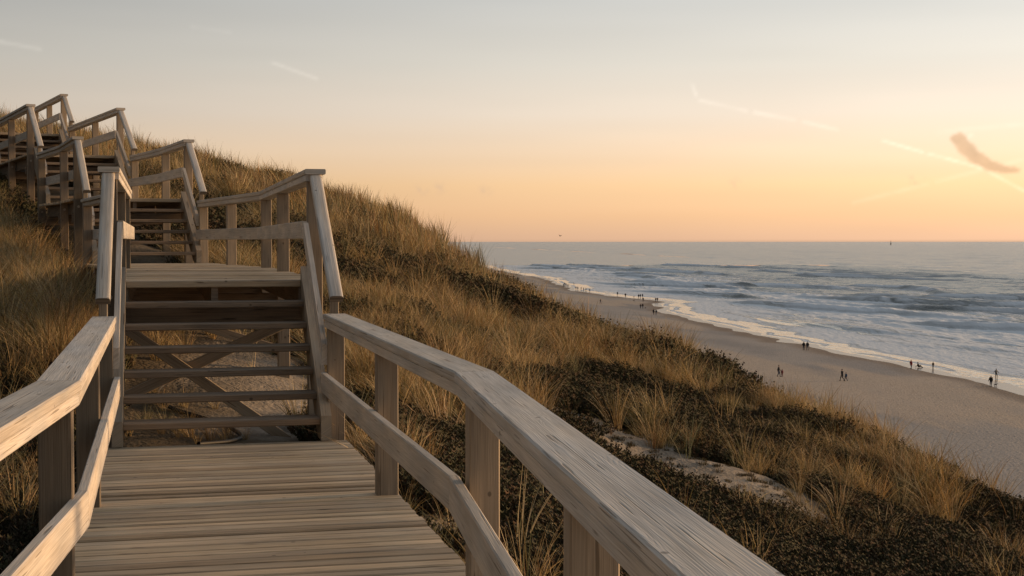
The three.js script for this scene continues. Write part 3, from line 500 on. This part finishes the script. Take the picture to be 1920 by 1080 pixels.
// past the crest (towards the sea) nothing can be seen
const crestPts = [[9.4, -10], [9.4, 0], [9.2, 10], [8.4, 22], [5.7, 30], [2.9, 38], [1.3, 45], [-1.1, 52], [-7, 65], [-11, 75]];
function pastCrest(x, d) { let i = 0; while (i < crestPts.length - 2 && d > crestPts[i + 1][1]) i++; const [ax, ad] = crestPts[i], [bx, bd] = crestPts[i + 1]; return x - mix(ax, bx, (d - ad) / (bd - ad)); }
const straw = r => { const t = r(), b = .8 + .45 * r(); const c = t < .36 ? [.56, .41, .19] : t < .60 ? [.54, .44, .27] : t < .84 ? [.23, .225, .12] : [.30, .19, .09]; return c.map(v => v * b); };
const tuftHere = (x, d) => { const wd = walkDist(x, d); return wd; };
{
  const r = rng(911), near = [], far = [], heath = [], sparse = [];
  const inView = (x, d) => Math.abs(x) < d * .40 + 3.5;
  // near and middle slope: hummocks of several tufts
  for (let n = 0; n < 7600; n++) {
    const d = 4 + 37 * Math.pow(r(), .8), x = (r() * 2 - 1) * (d * .40 + 3.5); const a = [r(), r(), r(), r(), r(), r()];
    if (pastCrest(x, d) > 2.2) continue; const wd = walkDist(x, d), below = wd < 1.12; if (below && !(d > 12.4 && d < 19 && a[5] < .55)) continue;
    const hw = heathW(x, d), sw = sandW(x, d), patch = fbm(x * .5, d * .5, 55, 3); let p = (1 - .95 * hw) * (1 - .97 * sw) * smooth(.34, .56, patch); if (d > 24) p = Math.max(p, .5 * (1 - .85 * hw) * (1 - sw));
    if (x < -3.2 && wd > 1.1) p = Math.max(p, .7 * (1 - .6 * hw)); if (below) p = Math.max(p, .6 * (1 - sw)); if (x > .4 && d < 16.5) p *= .22;
    if (a[0] > p) { if ((hw > .4 || sw > .4) && a[1] < .05) sparse.push({ k: n, x, d, y: ground(x, d), r: (a[2] - .5) * 2.6, s: .5 + .55 * a[3], c: straw(r) }); continue; }
    const lush = smooth(.35, .7, fbm(x * .3 + 9, d * .3, 57, 2)), m = 1 + Math.floor(a[1] * 3.4), hue = straw(r);
    for (let q = 0; q < m; q++) {
      const an = r() * 6.283, rr = .34 * Math.sqrt(r()) * (q ? 1 : 0), X = x + Math.cos(an) * rr, Dd = d + Math.sin(an) * rr; if (q && walkDist(X, Dd) < 1.08) continue;
      const own = straw(r), e = [r(), r(), r()]; near.push({ k: n + q, x: X, d: Dd, y: ground(X, Dd), r: (e[0] - .5) * 2.6, s: (.45 + .55 * e[1]) * (.66 + .5 * lush) * (below ? .5 : wd < 1.4 ? .65 : 1), sw: .9 + .5 * e[2], tx: (e[2] - .5) * .25, c: hue.map((c, i) => mix(c, own[i], .4)) });
    }
  }
  // far slope and crest
  for (let n = 0; n < 15000; n++) {
    const d = 37 + 41 * r(), x = (r() * 2 - 1) * (d * .40 + 3); const a = [r(), r(), r(), r(), r()];
    if (pastCrest(x, d) > 3) continue; const wd = walkDist(x, d); if (wd < 1.2) continue;
    const hw = heathW(x, d), sw = sandW(x, d), patch = fbm(x * .35, d * .35, 58, 3); const p = (1 - .9 * hw) * (1 - .9 * sw) * smooth(.25, .52, patch);
    if (a[0] > p) continue;
    far.push({ k: n, x, d, y: ground(x, d), r: (a[2] - .5) * 2.4, s: (.5 + .5 * a[3]) * (.65 + .85 * smooth(.35, .65, fbm(x * .6, d * .6, 59, 2))), sw: 1 + .5 * a[4], c: straw(r) });
  }
  for (let n = 0; n < 90000; n++) {
    const d = n < 56000 ? 5 + 20 * r() : 20 + 45 * r(), x = (r() * 2 - 1) * (d * .40 + 3); const a = [r(), r(), r(), r()];
    if (pastCrest(x, d) > 1.5 || walkDist(x, d) < (d < 12.6 ? 1.3 : 1.05)) continue; const hw = heathW(x, d); if (a[0] > Math.max(smooth(.2, .5, hw), (d < 42 ? .10 : 0))) continue;
    if (hw < .2 && sandW(x, d) > .4) { heath.push({ k: n, x, d, y: ground(x, d) - .01, r: a[1] * 6.28, s: .18 + .22 * a[2], c: [1.2, 1.1, .9] }); continue; }
    const b = .6 + .45 * a[3]; heath.push({ k: n, x, d, y: ground(x, d) - .01, r: a[1] * 6.28, s: (.85 + .8 * a[2]) * (d > 30 ? 1.7 : 1.05), c: [b, b, b] });
  }
  scatter('marram_grass', tuftGeo, grassMat, near, ['golden marram grass covering the near dune slope'], 'grass');
  scatter('crest_grass', farGeo, grassMat, far, ['marram grass along the upper dune and its crest'], 'grass');
  scatter('stray_grass', sparseGeo, grassMat, sparse, ['stray long grass blades standing in the dark heath'], 'grass');
  scatter('heath', heathGeo, heathMat, heath, ['dark low heath shrubs covering hollows of the dune'], 'ground cover');
}
// grass tufts that stand alone
{
  const spots = [[-1.05, 12.9, .62, 1.2, 'pale grass tuft beside the post at the foot of the lowest stairs'], [.55, 11.1, .8, .4, 'straw-coloured grass tuft below the near railing, over the bare sand'], [1.6, 22.4, 1.15, .1, 'large fanned grass tuft at the upper edge of the bare sand patch'],
    [3.5, 21.6, 1.05, -.2, 'grass tuft standing at the seaward end of the bare sand patch'], [4.6, 20.2, .95, .3, 'upright grass tuft between the sand patch and the dark heath'], [2.5, 23.4, 1.0, .2, 'leaning golden tuft just uphill of the bare sand patch'], [5.4, 17.4, .85, .5, 'thin grass tuft rising out of the dark heath'], [-2.15, 14.4, .7, -.6, 'dry grass tuft under the treads of the lowest stair flight']];
  spots.forEach(([x, d, s, rot, label], i) => { const m = new THREE.Mesh(tuftGeo[i % 4], new THREE.MeshPhysicalMaterial({ vertexColors: true, roughness: .85, transmission: .3, thickness: 0, side: THREE.DoubleSide, color: new THREE.Color().setRGB(...[[.48, .40, .27], [.46, .35, .19], [.42, .31, .15], [.40, .32, .17]][i % 4]) })); m.name = numbered('grass_tuft'); m.position.set(x, ground(x, d), -d); m.rotation.y = rot; m.scale.setScalar(s); m.castShadow = m.receiveShadow = true; scene.add(m); tag(m, label, 'grass tuft', 'grass tufts standing apart on the dune'); });
}

// ------------------------------------------------------------------ people on the beach: bodies meshed from tapered bones (surface nets)
function netMesh(sdf, lo, hi, cell, colour) {
  const n = [0, 1, 2].map(k => Math.ceil((hi[k] - lo[k]) / cell) + 1), id = (i, j, k) => (k * n[1] + j) * n[0] + i, F = new Float32Array(n[0] * n[1] * n[2]);
  for (let k = 0; k < n[2]; k++) for (let j = 0; j < n[1]; j++) for (let i = 0; i < n[0]; i++) F[id(i, j, k)] = sdf(lo[0] + i * cell, lo[1] + j * cell, lo[2] + k * cell);
  const vert = new Int32Array(F.length).fill(-1), pos = [], col = [], idx = [];
  for (let k = 0; k + 1 < n[2]; k++) for (let j = 0; j + 1 < n[1]; j++) for (let i = 0; i + 1 < n[0]; i++) {
    let s = [0, 0, 0], c = 0; const g = (a, b, d) => F[id(i + a, j + b, k + d)];
    for (let e = 0; e < 12; e++) { const ax = e >> 2, b1 = e & 1, b2 = (e >> 1) & 1, p = [0, 0, 0], q = [0, 0, 0]; p[(ax + 1) % 3] = q[(ax + 1) % 3] = b1; p[(ax + 2) % 3] = q[(ax + 2) % 3] = b2; q[ax] = 1; const f = g(...p), h = g(...q); if ((f < 0) !== (h < 0)) { const t = f / (f - h); for (let m = 0; m < 3; m++) s[m] += mix(p[m], q[m], t); c++; } }
    if (c) { vert[id(i, j, k)] = pos.length / 3; const P = [lo[0] + (i + s[0] / c) * cell, lo[1] + (j + s[1] / c) * cell, lo[2] + (k + s[2] / c) * cell]; pos.push(...P); col.push(...colour(...P)); }
  }
  const st = [1, n[0], n[0] * n[1]];
  for (let k = 1; k + 1 < n[2]; k++) for (let j = 1; j + 1 < n[1]; j++) for (let i = 1; i + 1 < n[0]; i++) { const a = id(i, j, k); for (let ax = 0; ax < 3; ax++) { const b = a + st[ax]; if ((F[a] < 0) === (F[b] < 0)) continue; const s1 = st[(ax + 1) % 3], s2 = st[(ax + 2) % 3], q = [vert[a], vert[a - s1], vert[a - s1 - s2], vert[a - s2]]; if (q.some(x => x < 0)) continue; if (F[a] < 0) idx.push(q[0], q[1], q[2], q[0], q[2], q[3]); else idx.push(q[0], q[2], q[1], q[0], q[3], q[2]); } }
  const G = new THREE.BufferGeometry(); G.setAttribute('position', new THREE.Float32BufferAttribute(pos, 3)); G.setAttribute('color', new THREE.Float32BufferAttribute(col, 3)); G.setIndex(idx); G.computeVertexNormals(); return G;
}
function capsule(p, a, b, ra, rb) { const bx = b[0] - a[0], by = b[1] - a[1], bz = b[2] - a[2], px = p[0] - a[0], py = p[1] - a[1], pz = p[2] - a[2], t = clamp((px * bx + py * by + pz * bz) / (bx * bx + by * by + bz * bz + 1e-9)); return Math.hypot(px - t * bx, py - t * by, pz - t * bz) - mix(ra, rb, t); }
const smin = (a, b, k) => { const h = clamp(.5 + .5 * (b - a) / k); return mix(b, a, h) - k * h * (1 - h); };
// pose: joints for a 1.74 m adult facing +z; o gives leg swing, arm angles and colours
function personGeo(o) {
  const bones = [], B = (tag, a, b, ra, rb) => bones.push({ tag, a, b, ra, rb });
  const bulk = o.bulk ?? 1, sit = o.sit, hipY = sit ? .16 : .93, lean = o.lean ?? 0, up = y => hipY + (y - .93);
  const sh = .185, z = y => lean * (y - .93);
  B('jacket', [-.075, up(1.02), 0], [-.10, up(1.33), z(1.33)], .125 * bulk, .130 * bulk); B('jacket', [.075, up(1.02), 0], [.10, up(1.33), z(1.33)], .125 * bulk, .130 * bulk);
  if (o.coat) { B('jacket', [-.07, up(.84), 0], [-.06, up(1.0), 0], .135, .125); B('jacket', [.07, up(.84), 0], [.06, up(1.0), 0], .135, .125); }
  B('jacket', [-sh + .03, up(1.40), z(1.4)], [sh - .03, up(1.40), z(1.4)], .075 * bulk, .075 * bulk); B('skin', [0, up(1.42), z(1.42)], [0, up(1.53), z(1.53) + .01], .055, .05);
  for (const s of [-1, 1]) {
    const L = o.legs[s < 0 ? 0 : 1], hip = [s * .092, up(.94), 0], knee = [s * .10 + (L.kx || 0) * s, sit ? L.ky : L.ky ?? .50, L.kz], ank = [s * .105 + (L.ax || 0) * s, L.ay, L.az];
    B('trousers', hip, knee, .098, .066); B('trousers', knee, ank, .064, .045); B('shoe', [ank[0], ank[1] - .035, ank[2] - .03], [ank[0] + s * .02, ank[1] - .045 + (L.toe || 0), ank[2] + .15], .045, .036);
    const A = o.arms[s < 0 ? 0 : 1], shd = [s * sh, up(1.40), z(1.4)], el = [s * (sh + A.ex), up(A.ey), A.ez], wr_ = [s * (sh + A.wx), up(A.wy), A.wz];
    B('jacket', shd, el, .066 * bulk, .052 * bulk); B('jacket', el, wr_, .052 * bulk, .040); A.el = el; A.wr = wr_;
  }
  const colOf = { jacket: o.jacket, trousers: o.trousers, skin: [.42, .27, .19], shoe: [.03, .027, .025] };
  const sdf = (x, y, zz) => { const p = [x, y, zz]; let d = 9; for (const b of bones) d = smin(d, capsule(p, b.a, b.b, b.ra, b.rb), .035); return d; };
  const colour = (x, y, zz) => { let m = 9, t = 'jacket'; for (const b of bones) { const d = capsule([x, y, zz], b.a, b.b, b.ra, b.rb); if (d < m) { m = d; t = b.tag; } } return colOf[t]; };
  const body = netMesh(sdf, [-.75, -.03, -.75], [.75, up(1.58), .75], .022, colour);
  // head: skull, jaw, nose, ears, eyes and hair
  const hy = up(1.625), hz = z(1.62) + .015, ell = (p, c, r) => { const q = Math.hypot((p[0] - c[0]) / r[0], (p[1] - c[1]) / r[1], (p[2] - c[2]) / r[2]); return (q - 1) * Math.min(...r); };
  const hs = (x, y, zz) => { const p = [x, y - hy, zz - hz]; let d = ell(p, [0, .02, -.008], [.078, .098, .095]); d = smin(d, ell(p, [0, -.055, .03], [.055, .062, .06]), .03); d = smin(d, capsule(p, [0, .005, .088], [0, -.028, .104], .009, .014), .012); for (const s of [-1, 1]) d = smin(d, ell(p, [s * .078, -.01, -.005], [.012, .03, .02]), .008); if (o.hairLong) d = smin(d, ell(p, [0, -.03, -.06], [.075, .11, .055]), .03); if (o.cap) d = smin(d, ell(p, [0, .06, -.005], [.09, .075, .105]), .01); return smin(d, capsule(p, [0, -.06, -.005], [0, -.16, -.012], .05, .054), .02); };
  const hc = (x, y, zz) => { const p = [x, y - hy, zz - hz]; if (o.cap && p[1] > .045) return o.cap; for (const s of [-1, 1]) if (Math.hypot(p[0] - s * .032, p[1] - .012, p[2] - .084) < .014) return [.03, .025, .02]; if (Math.hypot(p[0] / 2, p[1] + .06, p[2] - .088) < .013) return [.28, .11, .09]; if (p[1] > .055 || p[2] < -.02 + (p[1] < -.05 ? -.03 : 0)) return p[1] < -.11 && !o.hairLong ? colOf.skin : o.hair; return colOf.skin; };
  const head = netMesh(hs, [-.12, hy - .17, hz - .16], [.12, hy + .16, hz + .15], .0105, hc);
  // hands: palm, four curled fingers of unequal length and a thumb from the side of the palm
  const hand = netMesh((x, y, zz) => { const p = [x, y, zz]; let d = smin(capsule(p, [-.022, .0, 0], [-.026, -.075, 0], .015, .015), capsule(p, [.022, .0, 0], [.026, -.075, 0], .015, .015), .03); d = smin(d, capsule(p, [0, .03, 0], [0, -.06, 0], .022, .018), .02); [[-.031, .058], [-.011, .074], [.011, .080], [.031, .070]].forEach(([fx, l]) => { const k = [fx, -.08, .002], m = [fx * 1.05, -.08 - l * .52, .012], e = [fx * 1.05, -.08 - l * .92, .036]; d = Math.min(d, smin(capsule(p, k, m, .0095, .0085), capsule(p, m, e, .0085, .007), .004)); }); return smin(d, smin(capsule(p, [.026, -.012, .006], [.055, -.05, .018], .013, .0105), capsule(p, [.055, -.05, .018], [.058, -.082, .026], .0105, .008), .004), .008); }, [-.06, -.19, -.04], [.09, .06, .07], .0055, () => o.gloves ?? colOf.skin);
  const out = [body, head];
  for (const s of [0, 1]) { const A = o.arms[s], d = V(...A.wr).sub(V(...A.el)).normalize(), h = hand.clone(); if (!s) { h.scale(-1, 1, 1); const a = h.index.array; for (let i = 0; i < a.length; i += 3) { const t = a[i]; a[i] = a[i + 1]; a[i + 1] = t; } } h.rotateY(s ? -1.2 : 1.2); h.applyQuaternion(new THREE.Quaternion().setFromUnitVectors(V(0, -1, 0), d)); h.translate(A.wr[0] + d.x * .025, A.wr[1] + d.y * .025, A.wr[2] + d.z * .025); h.computeVertexNormals(); out.push(h); }
  return mergeGeometries(out);
}
const LEGS = {
  stand: [{ kz: .01, ay: .085, az: 0 }, { kz: .02, ay: .085, az: .02 }],
  walk: [{ kz: .17, ky: .52, ay: .09, az: .27, toe: .03 }, { kz: -.03, ky: .50, ay: .15, az: -.30, toe: -.035 }],
  stride: [{ kz: .0, ky: .50, ay: .14, az: -.22, toe: -.03 }, { kz: .14, ky: .515, ay: .09, az: .2, toe: .03 }],
  astride: [{ kz: .03, kx: .03, ay: .085, ax: .07, az: .0 }, { kz: .12, ky: .53, kx: .04, ay: .10, ax: .10, az: .06 }],
  sit: [{ ky: .40, kz: .34, ay: .085, az: .62, kx: .05 }, { ky: .14, kz: .40, ay: .085, az: .74, kx: .16, ax: .2 }],
};
const arm = (ex, ey, ez, wx, wy, wz) => ({ ex, ey, ez, wx, wy, wz });
const ARMS = {
  down: () => [arm(.055, 1.12, -.02, .06, .88, .05), arm(.055, 1.12, -.02, .06, .88, .05)],
  swing: () => [arm(.05, 1.13, -.12, .05, .92, -.13), arm(.05, 1.13, .07, .03, .95, .2)],
  pockets: () => [arm(.11, 1.14, -.06, .0, .97, .10), arm(.11, 1.14, -.06, .0, .97, .10)],
  wide: () => [arm(.22, 1.27, 0, .42, 1.10, .05), arm(.21, 1.22, .03, .36, 1.02, .08)],
  hold: () => [arm(.055, 1.12, -.02, .06, .88, .05), arm(.09, 1.13, .0, .16, .92, .06)],
  prop: () => [arm(.08, 1.15, -.2, .14, .98, -.42), arm(.05, 1.14, .16, .02, 1.08, .36)],
};
const DK = [.022, .023, .027], NAVY = [.025, .035, .06], JEAN = [.05, .065, .10], RED = [.30, .03, .025], BRN = [.06, .042, .03], GRY = [.12, .12, .125], MAR = [.12, .02, .03], BLU = [.03, .08, .15], BLK = [.016, .016, .018];
const makes = {
  a: personGeo({ legs: LEGS.stride, arms: ARMS.swing(), jacket: DK, trousers: JEAN, hair: [.05, .035, .025], bulk: 1.05 }),
  b: personGeo({ legs: LEGS.stand, arms: ARMS.hold(), jacket: BLK, trousers: NAVY, hair: [.10, .07, .04], bulk: 1.12, hairLong: true }),
  c: personGeo({ legs: LEGS.walk, arms: ARMS.swing(), jacket: DK, trousers: BLK, hair: [.05, .04, .03], coat: true, cap: [.03, .03, .035] }),
  d: personGeo({ legs: LEGS.stand, arms: ARMS.pockets(), jacket: BRN, trousers: DK, hair: [.04, .03, .02], bulk: 1.1 }),
  red: personGeo({ legs: LEGS.stride, arms: ARMS.pockets(), jacket: RED, trousers: JEAN, hair: [.12, .08, .05], coat: true, hairLong: true }),
  maroon: personGeo({ legs: LEGS.stand, arms: ARMS.down(), jacket: MAR, trousers: MAR, hair: [.05, .04, .03], cap: MAR, bulk: 1.15 }),
  blue: personGeo({ legs: LEGS.walk, arms: ARMS.down(), jacket: BLU, trousers: NAVY, hair: [.05, .04, .03], cap: [.03, .05, .09], bulk: 1.15 }),
  wide: personGeo({ legs: LEGS.astride, arms: ARMS.wide(), jacket: GRY, trousers: DK, hair: [.06, .045, .03] }),
  sit: personGeo({ sit: true, legs: LEGS.sit, arms: ARMS.prop(), jacket: BLK, trousers: DK, hair: [.04, .03, .02], lean: -.12 }),
};
const clothMat = new THREE.MeshStandardMaterial({ vertexColors: true, roughness: .9 });
const toShore = (x, d) => [(x - SH.x) * SH.ax + (d - SH.d) * SH.ad, (x - SH.x) * SH.ad - (d - SH.d) * SH.ax];
const sandAt = (x, d) => { const [u, v] = toShore(x, d); return Math.max(beachY(u, v), SEA_Y - .06); };
function person(kind, x, d, h, turn, label, group = 'people strolling on the beach') {
  const m = new THREE.Mesh(makes[kind], clothMat); m.name = numbered('person'); m.position.set(x, sandAt(x, d) - .012, -d); m.rotation.y = rad(turn); m.scale.setScalar(h / 1.74); m.castShadow = m.receiveShadow = true; scene.add(m); return tag(m, label, 'person', group);
}
person('b', 57.2, 281.8, 1.68, 175, 'person in dark coat holding hands with a companion beside the bright wet sand'); person('a', 57.85, 281.4, 1.75, 185, 'taller person in dark jacket of the hand-holding couple beside the wet sand');
person('a', 41.0, 220.8, 1.80, 70, 'adult in black jacket and jeans standing with a child in maroon'); person('maroon', 41.55, 220.9, 1.18, 200, 'child in maroon snowsuit beside an adult in jeans');
person('c', 49.6, 215.8, 1.78, -70, 'adult in long dark coat walking with a child in blue'); person('blue', 50.15, 215.6, 1.30, -60, 'child in blue jacket walking beside an adult in dark coat');
person('red', 66.7, 240.1, 1.62, 120, 'person in red coat walking past the person sitting on the sand'); person('sit', 69.0, 244, 1.74, 80, 'person in black sitting on the sand near the water');
person('d', 70.9, 241.9, 1.20, 200, 'child in dark brown jacket at the edge of the water'); person('wide', 76.1, 225.8, 1.55, 30, 'person in grey jacket balancing at the water edge with arms spread'); person('b', 70.4, 211.1, 1.68, 170, 'person in black jacket standing next to a small dog');
person('c', 46.0, 504.5, 1.6, 160, 'lone dark walker just inland of the group at the far waterline'); person('a', 29.9, 486.1, 1.65, 60, 'lone dark figure walking along the inland side of the far beach');
person('d', 40.6, 454.2, 1.55, 180, 'shorter walker of the dark pair followed by a small dog'); person('b', 41.3, 454.4, 1.66, 190, 'taller walker of the dark pair followed by a small dog');
person('c', 40.85, 414.9, 1.77, 175, 'walker in long dark coat and cap, of the pair inland of the sand spit'); person('a', 41.5, 413.9, 1.7, 185, 'walker in short jacket and jeans, of the pair inland of the sand spit');
person('b', 50.6, 506.4, 1.55, 10, 'person in black and navy, of the two on the sand spit'); person('d', 51.25, 506.7, 1.55, -5, 'person in dark brown jacket, of the two on the sand spit');
person('a', 41.5, 566.5, 1.68, 200, 'striding figure at the far waterline, apart from the group'); person('d', 43.0, 545.7, 1.8, 170, 'tall broad figure at the far waterline next to the group');
person('maroon', 46.0, 542.8, .95, 0, 'small child at the far waterline between the grown-ups');
for (const [x, d, h, k] of [[47.5, 540.2, 1.7, 'c'], [48.6, 545, 1.6, 'b'], [49.6, 547, 1.6, 'a']]) person(k, x, d, h, 180, 'one of three people close together at the far waterline', 'three people together at the far waterline');
for (const [x, d, h, k] of [[24.0, 669, 1.65, 'a'], [25.3, 690.5, 1.7, 'c'], [25.5, 678.1, 1.65, 'b'], [25.9, 666.2, 1.65, 'd'], [28.1, 633, 1.6, 'c'], [28.7, 627.7, 1.7, 'a'], [30.2, 628.7, 1.65, 'd'], [30.8, 620.5, 1.65, 'b'], [31.7, 616.5, 1.65, 'c'], [32.8, 607.5, 1.55, 'a']]) person(k, x, d, h, 150 + x * 3, 'distant dark walker in the row along the far waterline', 'row of distant walkers along the far waterline');
person('d', 30.2, 703.2, 1.5, 90, 'distant figure standing out in the shallow water');
// dogs
function dogGeo(coat) {
  const bs = [[[0, .36, -.20], [0, .38, .16], .085, .10], [[0, .40, .18], [0, .50, .30], .07, .055], [[0, .53, .31], [0, .50, .43], .058, .032], [[0, .40, -.26], [0, .54, -.38], .024, .012]];
  for (const s of [-1, 1]) { bs.push([[s * .06, .33, .16], [s * .065, .18, .14], .045, .028], [[s * .065, .18, .14], [s * .065, .03, .16], .027, .022], [[s * .065, .025, .16], [s * .065, .022, .20], .024, .02], [[s * .06, .33, -.18], [s * .07, .22, -.12], .06, .038], [[s * .07, .22, -.12], [s * .07, .12, -.23], .034, .024], [[s * .07, .12, -.23], [s * .07, .03, -.21], .023, .021], [[s * .07, .025, -.21], [s * .07, .022, -.16], .024, .02], [[s * .04, .56, .29], [s * .062, .60, .27], .024, .010]); }
  return netMesh((x, y, z) => { let d = 9; for (const [a, b, ra, rb] of bs) d = smin(d, capsule([x, y, z], a, b, ra, rb), .03); return d; }, [-.2, -.02, -.5], [.2, .72, .55], .014, (x, y) => y < .3 ? coat.map(c => c * .8) : coat);
}
const dogG = dogGeo([.09, .06, .04]);
for (const [x, d, s, t, label] of [[71.45, 212.2, .72, 60, 'small brown dog beside the person in black jacket'], [42.2, 455.4, .8, 120, 'small dog trotting behind the dark pair'], [43.0, 508, .95, 90, 'dog on the sand below the small child at the far waterline']]) { const m = new THREE.Mesh(dogG, clothMat); m.name = numbered('dog'); m.position.set(x, sandAt(x, d) - .004, -d); m.rotation.y = rad(t); m.scale.setScalar(s); m.castShadow = true; scene.add(m); tag(m, label, 'dog'); }

// ------------------------------------------------------------------ gull, sea mark, cable
{
  const T = thing('gull', [10.7, CAM_Y + 1.15, -320], 'dark gull gliding low over the sea horizon', 'bird'), dark = new THREE.MeshStandardMaterial({ color: new THREE.Color().setRGB(.06, .055, .05), roughness: .8 });
  const add = (name, g) => { const m = new THREE.Mesh(g, dark); m.name = name; m.castShadow = true; T.add(m); };
  const body = new THREE.SphereGeometry(1, 14, 10); body.scale(.09, .085, .25); const hd = new THREE.SphereGeometry(.06, 10, 8); hd.translate(0, .04, .26); const tail = new THREE.ConeGeometry(.07, .22, 8); tail.scale(1, 1, .3); tail.rotateX(-Math.PI / 2); tail.translate(0, 0, -.3); add('body', mergeGeometries([body, hd, tail]));
  for (const s of [-1, 1]) { const sh = new THREE.Shape(); sh.moveTo(0, .1); sh.lineTo(.28, .14); sh.lineTo(.68, -.02); sh.lineTo(.34, -.03); sh.lineTo(0, -.09); const w = new THREE.ExtrudeGeometry(sh, { depth: .018, bevelEnabled: false }); w.rotateX(Math.PI / 2); w.scale(s, 1, 1); if (s < 0) { const a = w.attributes.position.array; for (let i = 0; i < a.length; i += 9) for (let k = 0; k < 3; k++) { const t = a[i + 3 + k]; a[i + 3 + k] = a[i + 6 + k]; a[i + 6 + k] = t; } } w.rotateZ(s * (s > 0 ? .5 : .25)); w.computeVertexNormals(); add('wing', w); }
  T.rotation.y = 2.2;
}
{
  const D = 7600, X = (1670 - 960) / 2700 * D, T = thing('sea_mark', [X, SEA_Y - 2, -D], 'slim dark sea mark standing on the horizon', 'sea mark'), m = new THREE.MeshStandardMaterial({ color: new THREE.Color().setRGB(.08, .075, .075), roughness: .8 });
  for (const [name, g] of [['pile', new THREE.CylinderGeometry(2.0, 2.4, 12, 14).translate(0, 6, 0)], ['platform', new THREE.CylinderGeometry(4.0, 3.0, 2, 14).translate(0, 12.8, 0)], ['mast', new THREE.CylinderGeometry(.8, 1.3, 13, 10).translate(0, 20, 0)]]) { const k = new THREE.Mesh(g, m); k.name = name; T.add(k); }
}
{
  const pts = [[-.30, 4.3], [-.52, 3.4], [-.42, 2.7], [.02, 2.2], [.22, 1.6], [.12, 1.0], [-.18, .62]].map(([t, S]) => { const p = FA.at(S, t, 0); p.y = gAt(p) + .022; return p; });
  const g = new THREE.TubeGeometry(new THREE.CatmullRomCurve3(pts), 60, .02, 8); const m = new THREE.Mesh(g, new THREE.MeshStandardMaterial({ color: 0x15130f, roughness: .6 })); m.name = 'cable'; m.castShadow = m.receiveShadow = true; scene.add(m); tag(m, 'black cable lying on the sand under the lowest stair flight', 'cable');
}
renderer.render(scene, camera);
